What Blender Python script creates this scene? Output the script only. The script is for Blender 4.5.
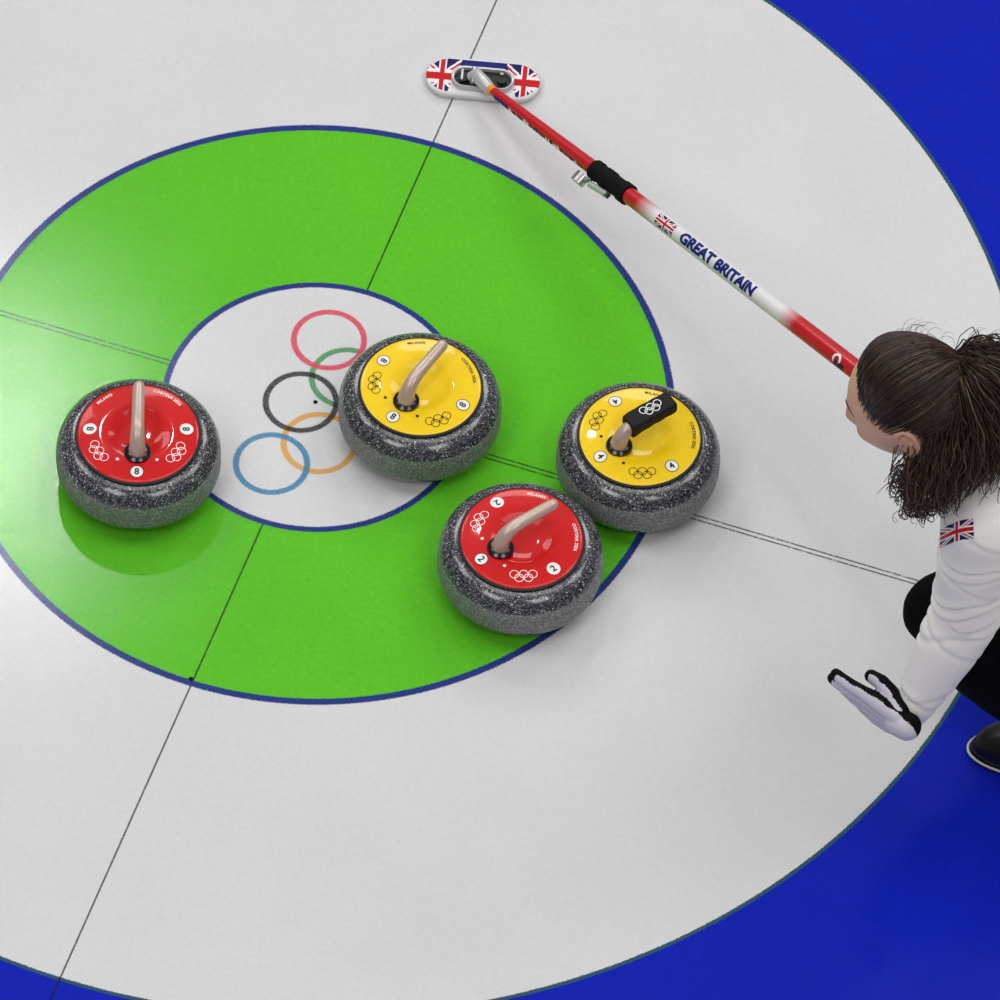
import bpy, bmesh, math, random
import numpy as np
from mathutils import Vector, Matrix, noise
from mathutils.bvhtree import BVHTree
random.seed(7)
PI = math.pi
C = bpy.context.scene.collection
for o in list(bpy.data.objects): bpy.data.objects.remove(o)
def rad(a): return a * PI / 180

# ------------------------------------------------------------------ camera
TILT, ROLL, CAM, FOC = 0.6252, 0.0596, Vector((0.3241, -6.6469, 8.9656)), 6.5294
RX = Matrix(((1, 0, 0), (0, math.cos(TILT), -math.sin(TILT)), (0, math.sin(TILT), math.cos(TILT))))
RZ = Matrix(((math.cos(ROLL), -math.sin(ROLL), 0), (math.sin(ROLL), math.cos(ROLL), 0), (0, 0, 1)))
RC = RX @ RZ
cam = bpy.data.cameras.new('camera'); cam.lens = FOC * 36; cam.sensor_width = 36
cam.clip_start = .1; cam.clip_end = 200
co = bpy.data.objects.new('camera', cam); C.objects.link(co)
co.matrix_world = Matrix.Translation(CAM) @ RC.to_4x4()
bpy.context.scene.camera = co
def at(px, py, z=0.0):
    "world point at height z seen at that place of the photograph"
    d = RC @ Vector(((px - 500) / (FOC * 1000), -(py - 500) / (FOC * 1000), -1))
    t = (z - CAM.z) / d.z
    return CAM + d * t

# ------------------------------------------------------------------ light
sc = bpy.context.scene
sc.view_settings.view_transform = 'Standard'; sc.view_settings.look = 'None'
sc.view_settings.exposure = 0.0; sc.view_settings.gamma = 1.0
sc.view_settings.use_curve_mapping = False
w = bpy.data.worlds.new('arena'); sc.world = w; w.use_nodes = True
w.node_tree.nodes['Background'].inputs[0].default_value = (.93, .96, 1, 1)
w.node_tree.nodes['Background'].inputs[1].default_value = 0.17
def area(name, loc, target, sx, sy, power, col=(1, 1, 1)):
    l = bpy.data.lights.new(name, 'AREA'); l.shape = 'RECTANGLE'; l.size = sx; l.size_y = sy
    l.energy = power; l.color = col
    o = bpy.data.objects.new(name, l); C.objects.link(o); o.location = loc
    o.rotation_euler = (Vector(target) - Vector(loc)).to_track_quat('-Z', 'Y').to_euler()
    return o
for lx, ly, lp in ((-6.0, 10.0, 280), (0.2, 14.0, 330), (6.5, 9.5, 280), (-7, 2, 205), (7.5, 2, 205), (-4.5, -6.0, 270), (4.5, -6.5, 250), (-1.2, 0.6, 120), (2.6, 0.4, 120)):
    area('arena_lamp_rig', (lx, ly, 10.0), (0.2, 0, 0), 3.8, 3.8, lp * .95)
area('arena_flood_lamp', (-1.42, 6.45, 9.0), (-.5, 0, 0), .34, .34, 58)

# ------------------------------------------------------------------ materials
def lin(c):
    r = []
    for v in c:
        v /= 255.0
        r.append(v / 12.92 if v <= .04045 else ((v + .055) / 1.055) ** 2.4)
    return (*r, 1)
class NT:
    def __init__(s, name):
        s.m = bpy.data.materials.new(name); s.m.use_nodes = True; s.t = s.m.node_tree
        s.b = s.t.nodes['Principled BSDF']
        s.co = s.t.nodes.new('ShaderNodeTexCoord').outputs['Object']
    def link(s, a, b): s.t.links.new(a, b)
    def math(s, op, a, b=None, c=None, clamp=False):
        n = s.t.nodes.new('ShaderNodeMath'); n.operation = op; n.use_clamp = clamp
        for i, v in enumerate((a, b, c)):
            if v is None: continue
            if hasattr(v, 'links'): s.link(v, n.inputs[i])
            else: n.inputs[i].default_value = v
        return n.outputs[0]
    def mix(s, f, a, b):
        n = s.t.nodes.new('ShaderNodeMix'); n.data_type = 'RGBA'
        for i, v in ((0, f), (6, a), (7, b)):
            if hasattr(v, 'links'): s.link(v, n.inputs[i])
            else: n.inputs[i].default_value = v
        return n.outputs[2]
    def noise(s, scale, detail=2, rough=.5, vec=None):
        n = s.t.nodes.new('ShaderNodeTexNoise'); n.inputs['Scale'].default_value = scale
        n.inputs['Detail'].default_value = detail; n.inputs['Roughness'].default_value = rough
        s.link(vec or s.co, n.inputs['Vector']); return n.outputs[0]
    def vor(s, scale, out='Distance'):
        n = s.t.nodes.new('ShaderNodeTexVoronoi'); n.inputs['Scale'].default_value = scale
        s.link(s.co, n.inputs['Vector']); return n.outputs[out]
    def ramp(s, f, stops, interp='LINEAR'):
        n = s.t.nodes.new('ShaderNodeValToRGB'); n.color_ramp.interpolation = interp
        e = n.color_ramp.elements
        while len(e) < len(stops): e.new(.5)
        for k, (p, c) in enumerate(stops): e[k].position = p; e[k].color = c
        s.link(f, n.inputs[0]); return n.outputs[0]
    def bump(s, h, strength, dist):
        n = s.t.nodes.new('ShaderNodeBump'); n.inputs['Strength'].default_value = strength
        n.inputs['Distance'].default_value = dist; s.link(h, n.inputs['Height'])
        s.link(n.outputs[0], s.b.inputs['Normal'])
    def set(s, **k):
        for a, v in k.items():
            i = s.b.inputs[a.replace('_', ' ')]
            if hasattr(v, 'links'): s.link(v, i)
            else: i.default_value = v
        return s
def simple(name, col, rough=.5, metal=0.0, coat=0.0, var=.06, vs=60, bump=0, bs=300, bd=.001, coatr=.05, spec=.35):
    n = NT(name); c = lin(col)
    d = tuple(max(0, v * (1 - var)) for v in c[:3]) + (1,); e = tuple(min(1, v * (1 + var)) for v in c[:3]) + (1,)
    n.set(Base_Color=n.mix(n.noise(vs, 3), d, e), Roughness=rough, Metallic=metal)
    n.b.inputs['Specular IOR Level'].default_value = spec
    n.b.inputs['Coat Weight'].default_value = coat; n.b.inputs['Coat Roughness'].default_value = coatr
    if bump: n.bump(n.noise(bs, 3), bump, bd)
    return n.m

def ice_material():
    n = NT('painted_ice')
    sep = n.t.nodes.new('ShaderNodeSeparateXYZ'); n.link(n.co, sep.inputs[0])
    X, Y = sep.outputs[0], sep.outputs[1]
    wob = n.math('MULTIPLY', n.math('SUBTRACT', n.noise(420, 2), .5), .0055)
    spk = n.noise(520, 1)
    def length(cx, cy):
        return n.math('ADD', n.math('SQRT', n.math('ADD', n.math('POWER', n.math('SUBTRACT', X, cx), 2), n.math('POWER', n.math('SUBTRACT', Y, cy), 2))), wob)
    def step(v, e, soft=.0012):      # 1 where v > e
        return n.math('MULTIPLY_ADD', n.math('SUBTRACT', v, e), 1 / soft, .5, clamp=True)
    def band(v, a, b, soft=.0012):
        return n.math('MULTIPLY', step(v, a, soft), n.math('SUBTRACT', 1.0, step(v, b, soft)))
    r = length(0, 0)
    lo = n.noise(3.0, 4, .6); mid = n.noise(90, 3, .6); fine = n.noise(380, 3, .8)
    def tone(c, a=.05, b=.07):
        c = lin(c)
        f = n.math('ADD', n.math('MULTIPLY_ADD', lo, .2, n.math('MULTIPLY', mid, .2)), n.math('MULTIPLY', fine, .6))
        return n.mix(n.math('MULTIPLY_ADD', n.math('SUBTRACT', f, .5), 3.6, .5, clamp=True),
                     tuple(v * (1 - a) for v in c[:3]) + (1,), tuple(min(1, v * (1 + b)) for v in c[:3]) + (1,))
    white = tone((211, 210, 210), .09, .09)
    green = tone((92, 186, 40), .17, .2)
    blue = tone((18, 34, 170), .2, .25)
    navy = n.mix(n.math('MULTIPLY_ADD', n.math('SUBTRACT', spk, .5), 3.0, .45, clamp=True), lin((24, 34, 96)), lin((60, 78, 150)))
    teal = lin((52, 84, 100))
    col = white
    col = n.mix(step(r, 1.219), col, blue)
    col = n.mix(band(r, 1.2165, 1.2235), col, teal)
    col = n.mix(step(r, 1.829), col, white)
    col = n.mix(n.math('SUBTRACT', 1.0, step(r, .610)), col, green)
    # the thin lines
    a = -0.2781; ca, sa = math.cos(a), math.sin(a)
    u = n.math('ADD', n.math('MULTIPLY', X, ca), n.math('MULTIPLY', Y, sa))
    v = n.math('SUBTRACT', n.math('MULTIPLY', Y, ca), n.math('MULTIPLY', X, sa))
    av = n.math('ABSOLUTE', n.math('ADD', v, n.math('MULTIPLY', wob, .4)))
    uu = n.math('ABSOLUTE', n.math('ADD', u, n.math('MULTIPLY', wob, .3)))
    dash = n.math('MULTIPLY_ADD', n.math('SUBTRACT', n.noise(160, 1), .36), 7, .55, clamp=True)
    outside = step(r, .2600)
    tee = n.math('MULTIPLY', n.math('MULTIPLY', band(av, .0028, .0058, .001), dash), outside)
    cen = n.math('MULTIPLY', n.math('MULTIPLY', n.math('SUBTRACT', 1.0, step(uu, .0016, .001)), outside), n.math('MULTIPLY_ADD', dash, .3, .7))
    col = n.mix(n.math('MULTIPLY', n.math('SUBTRACT', 1.0, step(r, .2600)), 1.0), col, white)
    col = n.mix(n.math('MULTIPLY', tee, .82), col, lin((24, 42, 34)))
    col = n.mix(n.math('MULTIPLY', cen, .85), col, lin((26, 34, 36)))
    # five rings under the ice
    R, W = .0655, .0056
    for (px, py), c, al in (((347, 378), (62, 142, 86), .92), ((319, 443), (214, 158, 70), .95), ((329, 340), (212, 66, 92), .95),
                            ((301, 402), (38, 34, 38), .95), ((271.5, 463.5), (58, 128, 168), .95)):
        p = at(px, py)
        q = length(p.x, p.y)
        m = n.math('MULTIPLY', band(q, R - W * 1.85, R + .0002, .002), n.math('MULTIPLY_ADD', n.math('SUBTRACT', spk, .42), 2.5, .9, clamp=True))
        col = n.mix(n.math('MULTIPLY', m, al), col, lin(c))
    col = n.mix(band(r, .604, .6165, .002), col, navy)
    col = n.mix(band(r, .2545, .2655, .002), col, navy)
    for px, py, rr in ((315.5, 402, .0040), (191, 679, .0045)):
        p = at(px, py)
        col = n.mix(n.math('SUBTRACT', 1.0, step(length(p.x, p.y), rr)), col, lin((12, 14, 16)))
    n.set(Base_Color=col, Roughness=n.math('MULTIPLY_ADD', n.noise(300, 2, .7), .08, .05), IOR=1.31)
    n.b.inputs['Specular IOR Level'].default_value = .5
    h = n.math('ADD', n.math('MULTIPLY', n.noise(210, 3, .75), 1.0), n.math('MULTIPLY', n.noise(22, 2), .6))
    n.bump(h, .55, .00022)
    return n.m

def granite(name, polish):
    n = NT(name)
    a = n.vor(520, 'Color'); s = n.t.nodes.new('ShaderNodeSeparateColor'); n.link(a, s.inputs[0])
    if polish:
        stops = [(0, lin((20, 22, 26))), (.34, lin((52, 54, 60))), (.62, lin((96, 97, 100))), (.86, lin((142, 142, 142))), (.965, lin((215, 214, 214)))]
    else:
        stops = [(0, lin((92, 92, 94))), (.4, lin((126, 126, 126))), (.75, lin((156, 155, 154))), (.95, lin((190, 189, 188)))]
    c = n.ramp(s.outputs[0], stops, 'CONSTANT')
    c2 = n.mix(n.math('MULTIPLY', n.noise(90, 3), .35), c, lin((46, 46, 50) if polish else (118, 118, 118)))
    n.set(Base_Color=c2, Roughness=.22 if polish else .55)
    if polish:
        n.b.inputs['Coat Weight'].default_value = .6; n.b.inputs['Coat Roughness'].default_value = .05
        n.bump(n.noise(700, 1), .25, .0004)
    else: n.bump(n.noise(900, 2), .4, .0004)
    return n.m

M = dict(
    ice=ice_material(), gran=granite('polished_granite', True), gmat=granite('matte_granite', False),
    red=simple('glossy_red_plastic', (204, 3, 6), .42, spec=.2, coat=.45, var=.05),
    yel=simple('glossy_yellow_plastic', (244, 204, 4), .42, spec=.2, coat=.45, var=.05),
    rim=simple('black_rubber', (16, 14, 14), .5), blk=simple('black_print', (28, 26, 20), .5),
    wht=simple('white_print', (238, 236, 232), .45), collar=simple('black_plastic_collar', (12, 12, 14), .25, coat=.5),
    handle=simple('beige_metallic_handle', (200, 176, 162), .34, metal=.3, coat=.3, var=.14, vs=120),
    fab_blk=simple('black_cover_fabric', (14, 14, 16), .7, bump=.3, bs=900),
    pred=simple('pole_red', (196, 20, 34), .3, coat=.4), org=simple('orange_plastic', (238, 150, 40), .4),
    navy=simple('navy_print', (20, 36, 112), .5, spec=.2), navyd=simple('dark_navy_plastic', (26, 28, 104), .6, spec=.2),
    ured=simple('flag_red', (196, 18, 30), .6, spec=.2), uwht=simple('flag_white', (234, 228, 232), .5), ublu=simple('flag_blue', (22, 22, 84), .6, spec=.2),
    metal=simple('brushed_steel', (176, 176, 172), .3, metal=.9), chrome=simple('silver_plastic', (196, 196, 196), .3, metal=.3),
    dark=simple('recess_black', (22, 26, 30), .35), grip=simple('black_rubber_grip', (12, 11, 12), .7, spec=.15, bump=.5, bs=700, bd=.002),
    pad=simple('white_pad_fabric', (222, 220, 222), .8), jacket=simple('white_jersey', (246, 241, 238), .75, var=.02, bump=.12, bs=900),
    trouser=simple('black_trouser_fabric', (9, 9, 10), .95, var=.2, spec=.1), shoe=simple('black_leather', (22, 20, 18), .35, var=.3),
    sole=simple('shoe_sole_white', (200, 198, 194), .6), solek=simple('shoe_sole_black', (20, 20, 20), .6),
    skin=None, lip=simple('lips', (176, 92, 84), .4), glw=simple('white_lavender_glove_leather', (206, 200, 212), .65, var=.05, bump=.3, bs=400, bd=.001),
    glb=simple('black_glove_leather', (7, 6, 7), .7, spec=.12), eyew=simple('eye_white', (232, 228, 222), .15, coat=1), iris=simple('brown_iris', (52, 30, 18), .15, coat=1),
    brow=simple('eyebrow_brown', (48, 32, 24), .8), tie=simple('dark_hair_tie', (26, 18, 20), .7), hem=simple('grey_seam', (196, 194, 194), .8),
)
def skin_mat():
    n = NT('skin'); n.set(Base_Color=n.mix(n.noise(45, 4), lin((200, 146, 120)), lin((222, 174, 150))), Roughness=.45)
    n.b.inputs['Subsurface Weight'].default_value = .12; n.b.inputs['Subsurface Radius'].default_value = (.01, .004, .002)
    n.b.inputs['Subsurface Scale'].default_value = .5
    n.bump(n.noise(500, 3), .15, .0005); return n.m
M['skin'] = skin_mat()
def hair_mat():
    n = NT('dark_brown_hair')
    c = n.ramp(n.noise(70, 4, .7), [(.30, lin((26, 18, 17))), (.5, lin((50, 35, 29))), (.70, lin((64, 46, 36))), (.9, lin((96, 70, 52)))])
    n.set(Base_Color=c, Roughness=.42); n.b.inputs['Specular IOR Level'].default_value = .35
    return n.m
M['hair'] = hair_mat()
M['hair_light'] = simple('light_brown_hair', (92, 70, 54), .45, var=.3)
def pole_mat():      # red, fading to white and back to red along its own length (object z)
    n = NT('printed_broom_pole')
    sep = n.t.nodes.new('ShaderNodeSeparateXYZ'); n.link(n.co, sep.inputs[0])
    r, wh = lin((190, 8, 22)), lin((226, 222, 222))
    c = n.ramp(n.math('DIVIDE', sep.outputs[2], 1.3), [(0, r), (.352, r), (.395, wh), (.672, wh), (.705, r), (1, r)])
    n.set(Base_Color=c, Roughness=.3); n.b.inputs['Coat Weight'].default_value = .4
    return n.m
M['pole'] = pole_mat()

# ------------------------------------------------------------------ mesh helpers
class MB:
    def __init__(s): s.v = []; s.f = []; s.m = []; s.mats = []
    def mi(s, m):
        if m not in s.mats: s.mats.append(m)
        return s.mats.index(m)
    def add(s, vs, fs, m):
        b = len(s.v); s.v += [tuple(p) for p in vs]
        k = s.mi(m)
        for f in fs: s.f.append(tuple(i + b for i in f)); s.m.append(k)
    def lathe(s, prof, m, n=96, M4=None):
        vs, fs = [], []
        for r, z in prof:
            for k in range(n):
                a = 2 * PI * k / n; vs.append(Vector((r * math.cos(a), r * math.sin(a), z)))
        for i in range(len(prof) - 1):
            for k in range(n):
                fs.append((i * n + k, i * n + (k + 1) % n, (i + 1) * n + (k + 1) % n, (i + 1) * n + k))
        if M4: vs = [M4 @ p for p in vs]
        s.add(vs, fs, m)
    def tube(s, pts, rr, m, n=16, cap=True, flat=1.0):
        pts = [Vector(p) for p in pts]
        if not hasattr(rr, '__len__'): rr = [rr] * len(pts)
        vs, fs = [], []
        t0 = (pts[1] - pts[0]).normalized()
        ref = Vector((0, 0, 1)) if abs(t0.z) < .9 else Vector((1, 0, 0))
        u = t0.cross(ref).normalized()
        for i, p in enumerate(pts):
            t = (pts[min(i + 1, len(pts) - 1)] - pts[max(i - 1, 0)])
            t = t.normalized() if t.length > 1e-9 else t0
            u = (u - t * u.dot(t)).normalized(); w_ = t.cross(u)
            for k in range(n):
                a = 2 * PI * k / n
                vs.append(p + (u * math.cos(a) + w_ * math.sin(a) * flat) * rr[i])
        for i in range(len(pts) - 1):
            for k in range(n):
                fs.append((i * n + k, i * n + (k + 1) % n, (i + 1) * n + (k + 1) % n, (i + 1) * n + k))
        if cap:
            fs.append(tuple(range(n - 1, -1, -1))); fs.append(tuple((len(pts) - 1) * n + k for k in range(n)))
        s.add(vs, fs, m)
    def capsule(s, a, ra, b, rb, m, n=20, h=6):
        a, b = Vector(a), Vector(b); d = (b - a); L = d.length; d = d / L if L > 1e-6 else Vector((0, 0, 1))
        pts, rr = [], []
        for i in range(h + 1):
            t = PI / 2 * i / h; pts.append(a - d * ra * math.cos(t)); rr.append(max(ra * math.sin(t), 1e-4))
        for i in range(h + 1):
            t = PI / 2 * i / h; pts.append(b + d * rb * math.sin(t)); rr.append(max(rb * math.cos(t), 1e-4))
        s.tube(pts, rr, m, n)
    def chain(s, pts, m, n=20):
        for (p, r), (q, t) in zip(pts[:-1], pts[1:]): s.capsule(p, r, q, t, m, n)
    def ellipsoid(s, c, rad3, m, R=None, n=32, k=20):
        vs, fs = [], []
        for i in range(k + 1):
            t = PI * i / k
            for j in range(n):
                a = 2 * PI * j / n
                p = Vector((rad3[0] * max(math.sin(t), 1e-3) * math.cos(a), rad3[1] * max(math.sin(t), 1e-3) * math.sin(a), rad3[2] * math.cos(t)))
                if R: p = R @ p
                vs.append(Vector(c) + p)
        for i in range(k):
            for j in range(n): fs.append((i * n + j, (i + 1) * n + j, (i + 1) * n + (j + 1) % n, i * n + (j + 1) % n))
        fs.append(tuple(range(n - 1, -1, -1))); fs.append(tuple(k * n + j for j in range(n)))
        s.add(vs, fs, m)
    def annulus(s, c, r0, r1, m, fn, n=40):
        vs, fs = [], []
        for k in range(n):
            a = 2 * PI * k / n
            for r in (r0, r1): vs.append(fn(c[0] + r * math.cos(a), c[1] + r * math.sin(a)))
        for k in range(n):
            q = (k + 1) % n; fs.append((2 * k, 2 * k + 1, 2 * q + 1, 2 * q))
        s.add(vs, fs, m)
    def disc(s, c, r, m, fn, n=32): s.annulus(c, r * .02, r, m, fn, n)
    def rings(s, c, sc_, m, fn, lw=.0013):     # five interlaced rings, width about 4.2 * sc_
        for i, (x, y) in enumerate(((-2.15, 0), (0, 0), (2.15, 0), (-1.07, -.98), (1.07, -.98))):
            s.annulus((c[0] + x * sc_, c[1] + (y + .49) * sc_), sc_ - lw / 2, sc_ + lw / 2, m, fn, 28)
    def text(s, body, size, m, fn, bold=0.0, sx=1.0, maxlen=None, spacing=1.0):
        cu = bpy.data.curves.new('t', 'FONT'); cu.body = body; cu.size = size; cu.offset = bold; cu.align_x = 'CENTER'; cu.align_y = 'CENTER'
        cu.resolution_u = 3; cu.space_character = spacing
        o = bpy.data.objects.new('t', cu); C.objects.link(o)
        dg = bpy.context.evaluated_depsgraph_get(); me = bpy.data.meshes.new_from_object(o.evaluated_get(dg))
        bpy.data.objects.remove(o); bpy.data.curves.remove(cu)
        bm = bmesh.new(); bm.from_mesh(me); bpy.data.meshes.remove(me)
        bmesh.ops.triangulate(bm, faces=bm.faces)
        if maxlen:
            for _ in range(4):
                e = [e for e in bm.edges if e.calc_length() > maxlen]
                if not e: break
                bmesh.ops.subdivide_edges(bm, edges=e, cuts=1); bmesh.ops.triangulate(bm, faces=bm.faces)
        bm.verts.index_update()
        vs = [fn(v.co.x * sx, v.co.y) for v in bm.verts]; fs = [tuple(v.index for v in f.verts) for f in bm.faces]
        bm.free(); s.add(vs, fs, m)
    def grid(s, nu, nv, fn, colf):             # fn(u,v)->point, colf(u,v)->material or None
        vs = [fn(i / nu, j / nv) for j in range(nv + 1) for i in range(nu + 1)]
        by = {}
        for j in range(nv):
            for i in range(nu):
                m = colf((i + .5) / nu, (j + .5) / nv)
                if m is not None: by.setdefault(m.name, (m, []))[1].append((j * (nu + 1) + i, j * (nu + 1) + i + 1, (j + 1) * (nu + 1) + i + 1, (j + 1) * (nu + 1) + i))
        b = len(s.v); s.v += [tuple(p) for p in vs]
        for m, fs in by.values():
            k = s.mi(m)
            for f in fs: s.f.append(tuple(i + b for i in f)); s.m.append(k)
    def mesh(s, name='mesh', smooth=True):
        me = bpy.data.meshes.new(name); me.from_pydata(s.v, [], s.f)
        for m in s.mats: me.materials.append(m)
        me.polygons.foreach_set('material_index', s.m)
        if smooth: me.polygons.foreach_set('use_smooth', [True] * len(s.f))
        me.update(); return me
    def build(s, name, parent=None, smooth=True, sharp=40, loc=None):
        me = s.mesh(name, smooth)
        bm = bmesh.new(); bm.from_mesh(me)
        big = len(bm.faces) > 200000
        if not big:
            bmesh.ops.remove_doubles(bm, verts=bm.verts, dist=1e-7)
            bmesh.ops.recalc_face_normals(bm, faces=bm.faces)
        if smooth and sharp:
            for e in bm.edges:
                if len(e.link_faces) == 2 and e.calc_face_angle(0) > rad(sharp): e.smooth = False
        bm.to_mesh(me); bm.free()
        return link(name, me, parent, loc)
def link(name, me, parent=None, loc=None):
    o = bpy.data.objects.new(name, me); C.objects.link(o)
    if parent: o.parent = parent
    if loc is not None: o.location = loc
    return o
def tag(o, label, cat=None, group=None):
    o['label'] = label
    if cat: o['category'] = cat
    if group: o['group'] = group
    return o
def thing(name, label, cat, loc=(0, 0, 0), rz=0, group=None):
    o = bpy.data.objects.new(name, None); C.objects.link(o); o.location = loc; o.rotation_euler = (0, 0, rz); o.empty_display_size = .05
    return tag(o, label, cat, group)
def fuse(mb, voxel, smooth=4, factor=.5):      # one closed skin round overlapping shapes
    me = mb.mesh('tmp'); o = bpy.data.objects.new('tmp', me); C.objects.link(o)
    r = o.modifiers.new('r', 'REMESH'); r.mode = 'VOXEL'; r.voxel_size = voxel
    if smooth:
        q = o.modifiers.new('s', 'SMOOTH'); q.iterations = smooth; q.factor = factor
    dg = bpy.context.evaluated_depsgraph_get(); out = bpy.data.meshes.new_from_object(o.evaluated_get(dg))
    bpy.data.objects.remove(o); bpy.data.meshes.remove(me)
    out.polygons.foreach_set('use_smooth', [True] * len(out.polygons))
    return out
def assign(me, mats, fn):
    me.materials.clear()
    for m in mats: me.materials.append(m)
    me.polygons.foreach_set('material_index', [fn(p.center, p.normal) for p in me.polygons])

def union_jack(u, v):                          # u 0..1 along, v 0..1 up; aspect 2:1
    x, y = (u - .5) * 2, (v - .5)
    R, Wh, B = M['ured'], M['uwht'], M['ublu']
    if abs(x) < .09 or abs(y) < .095: return R
    if abs(x) < .18 or abs(y) < .18: return Wh
    d1 = abs(x * .5 - y) * .9; d2 = abs(x * .5 + y) * .9; d = min(d1, d2)
    if d < .032: return R
    if d < .10: return Wh
    return B

# ------------------------------------------------------------------ the ice
g = MB()
n_ = 24
g.v = [(-6 + 12 * i / n_, -6 + 12 * j / n_, 0) for j in range(n_ + 1) for i in range(n_ + 1)]
g.add([], [], M['ice'])
for j in range(n_):
    for i in range(n_): g.f.append((j * (n_ + 1) + i, j * (n_ + 1) + i + 1, (j + 1) * (n_ + 1) + i + 1, (j + 1) * (n_ + 1) + i)); g.m.append(0)
fl = g.build('floor', sharp=0)
fl['kind'] = 'structure'; fl['label'] = 'curling ice sheet with painted house of white, green and blue rings'

# ------------------------------------------------------------------ curling stones
def stone(label, loc, theta, colour, digit, cover=False):
    t = thing('curling_stone', label, 'curling stone', (loc.x, loc.y, 0), theta, 'curling stones lying in the house')
    b = MB()
    def arc(pts): return pts
    lower = [(.0005, .0012), (.055, .0012), (.060, 0), (.066, 0), (.072, .0025), (.090, .0050), (.108, .0100), (.122, .0175), (.1315, .0265), (.1362, .0345), (.1380, .0410)]
    band = [(.1380, .0410), (.1386, .0440), (.1388, .055), (.1386, .070), (.1374, .083), (.1356, .0900)]
    up = [(.1356, .0900), (.1350, .0918), (.1320, .0980), (.127, .1045), (.120, .1105), (.112, .1145), (.104, .116), (.0005, .116)]
    b.lathe(lower, M['gran'], 128); b.lathe(band, M['gmat'], 128); b.lathe(up, M['gran'], 128)
    b.build('granite_body', t)
    b = MB()
    b.lathe([(.1050, .1150), (.1062, .1165), (.1058, .1195), (.1020, .1207), (.0995, .1205)], M['rim'], 96)
    b.build('rim', t)
    # coloured disc, dished in the middle, with its printed marks
    col, ink = (M['red'], M['wht']) if colour == 'red' else (M['yel'], M['blk'])
    prof = [(.1030, .1160), (.1028, .1200), (.1010, .1213), (.0975, .1220), (.085, .1234), (.075, .1245), (.070, .1250), (.0662, .12525), (.062, .12532), (.0572, .12528), (.0535, .1249), (.049, .1239), (.042, .1217), (.032, .1197), (.022, .11885), (.012, .1187), (.0005, .1187)]
    b = MB(); b.lathe(prof, col, 128)
    def zt(r):
        for (r0, z0), (r1, z1) in zip(prof[:-1], prof[1:]):
            if r1 <= r <= r0: return z0 + (z1 - z0) * (r0 - r) / max(r0 - r1, 1e-9)
        return .1223
    def radial(phi, rc, h=.0004):              # local mark frame: y points to the disc centre
        cx, cy = rc * math.cos(phi), rc * math.sin(phi)
        e = Vector((-math.sin(phi), math.cos(phi))); inw = Vector((-math.cos(phi), -math.sin(phi)))
        def fn(x, y):
            p = Vector((cx, cy)) + e * x + inw * y
            return Vector((p.x, p.y, zt(p.length) + h))
        return fn
    def arcf(phi0, rc, h=.0004):               # text bent along the rim, feet toward the centre
        def fn(x, y):
            a = phi0 - x / rc; r = rc + y
            return Vector((r * math.cos(a), r * math.sin(a), zt(r) + h))
        return fn
    for k, dphi in enumerate((PI, rad(86), rad(-84))):
        f = radial(dphi, .0815); b.disc((0, 0), .0112, M['wht'], f)
        f2 = radial(dphi, .0815, .0008); b.text(digit, .0165, M['blk'], f2, bold=.0004)
        b.annulus((0, 0), .0105, .0115, M['rim'] if k == 0 or colour == 'yellow' else M['wht'], f2)
    for s_ in (-1, 1):
        b.rings((0, 0), .0072, ink, radial(PI + s_ * rad(58), .0785), .0013)
    b.text('MILANO', .0078, ink, arcf(rad(40), .0915), bold=.0002, spacing=1.1)
    b.text('CORTINA 2026', .0078, ink, arcf(rad(-32), .0915), bold=.0002, spacing=1.1)
    for s_ in (-1, 1):
        f = radial(PI + s_ * rad(30), .066, .0006); b.disc((0, 0), .0028, M['blk'] if colour == 'yellow' else M['wht'], f, 16)
    b.build('coloured_disc', t, sharp=50).__setitem__('label', colour + ' plastic disc with printed rings and numbers')
    # collar and gooseneck handle
    b = MB()
    b.lathe([(.0005, .1150), (.0220, .1150), (.0226, .1235), (.0220, .1270), (.0175, .1300), (.0150, .1315), (.0005, .1315)], M['collar'], 48, Matrix.Translation((-.043, 0, .0022)))
    b.build('collar', t)
    b = MB()
    pts, rr = [], []
    key = [(-.0435, .124, .0150), (-.0430, .133, .0142), (-.0405, .142, .0135), (-.0360, .1505, .0128), (-.029, .1575, .0121), (-.019, .1625, .0115), (-.006, .1652, .0110),
           (.012, .1665, .0107), (.034, .1672, .0104), (.054, .1675, .0102), (.0605, .1675, .0098), (.0650, .1675, .0086), (.0678, .1675, .0062), (.0690, .1675, .0030), (.0692, .1675, .0004)]
    for x, z, r in key: pts.append((x * (.86 if cover and x > 0 else 1), 0, z + .0045)); rr.append(r)
    b.tube(pts, rr, M['handle'], 28); b.build('handle', t, sharp=60)
    if cover:
        b = MB(); vs, fs = [], []
        secs = []
        N = 20
        for i in range(N + 1):
            x = -.027 + .088 * i / N; zc = .1715 + min(0.0035, .0035 * i / 6)
            ring = []
            for k in range(28):                # rounded rectangle, flap hanging on one side
                a = 2 * PI * k / 28; cx = math.copysign(abs(math.cos(a)) ** .35, math.cos(a)); sy = math.copysign(abs(math.sin(a)) ** .35, math.sin(a))
                wv = .0172 + .0006 * math.sin(x * 260 + k)
                z = zc + .0125 * sy
                if sy < 0 and cx > 0: z -= .006 * (1 - i / N)
                ring.append(Vector((x, -cx * wv, z)))
            secs += ring
        for i in range(N):
            for k in range(28): fs.append((i * 28 + k, i * 28 + (k + 1) % 28, (i + 1) * 28 + (k + 1) % 28, (i + 1) * 28 + k))
        fs.append(tuple(range(28))); fs.append(tuple(N * 28 + k for k in range(28)))
        b.add(secs, fs, M['fab_blk'])
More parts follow.
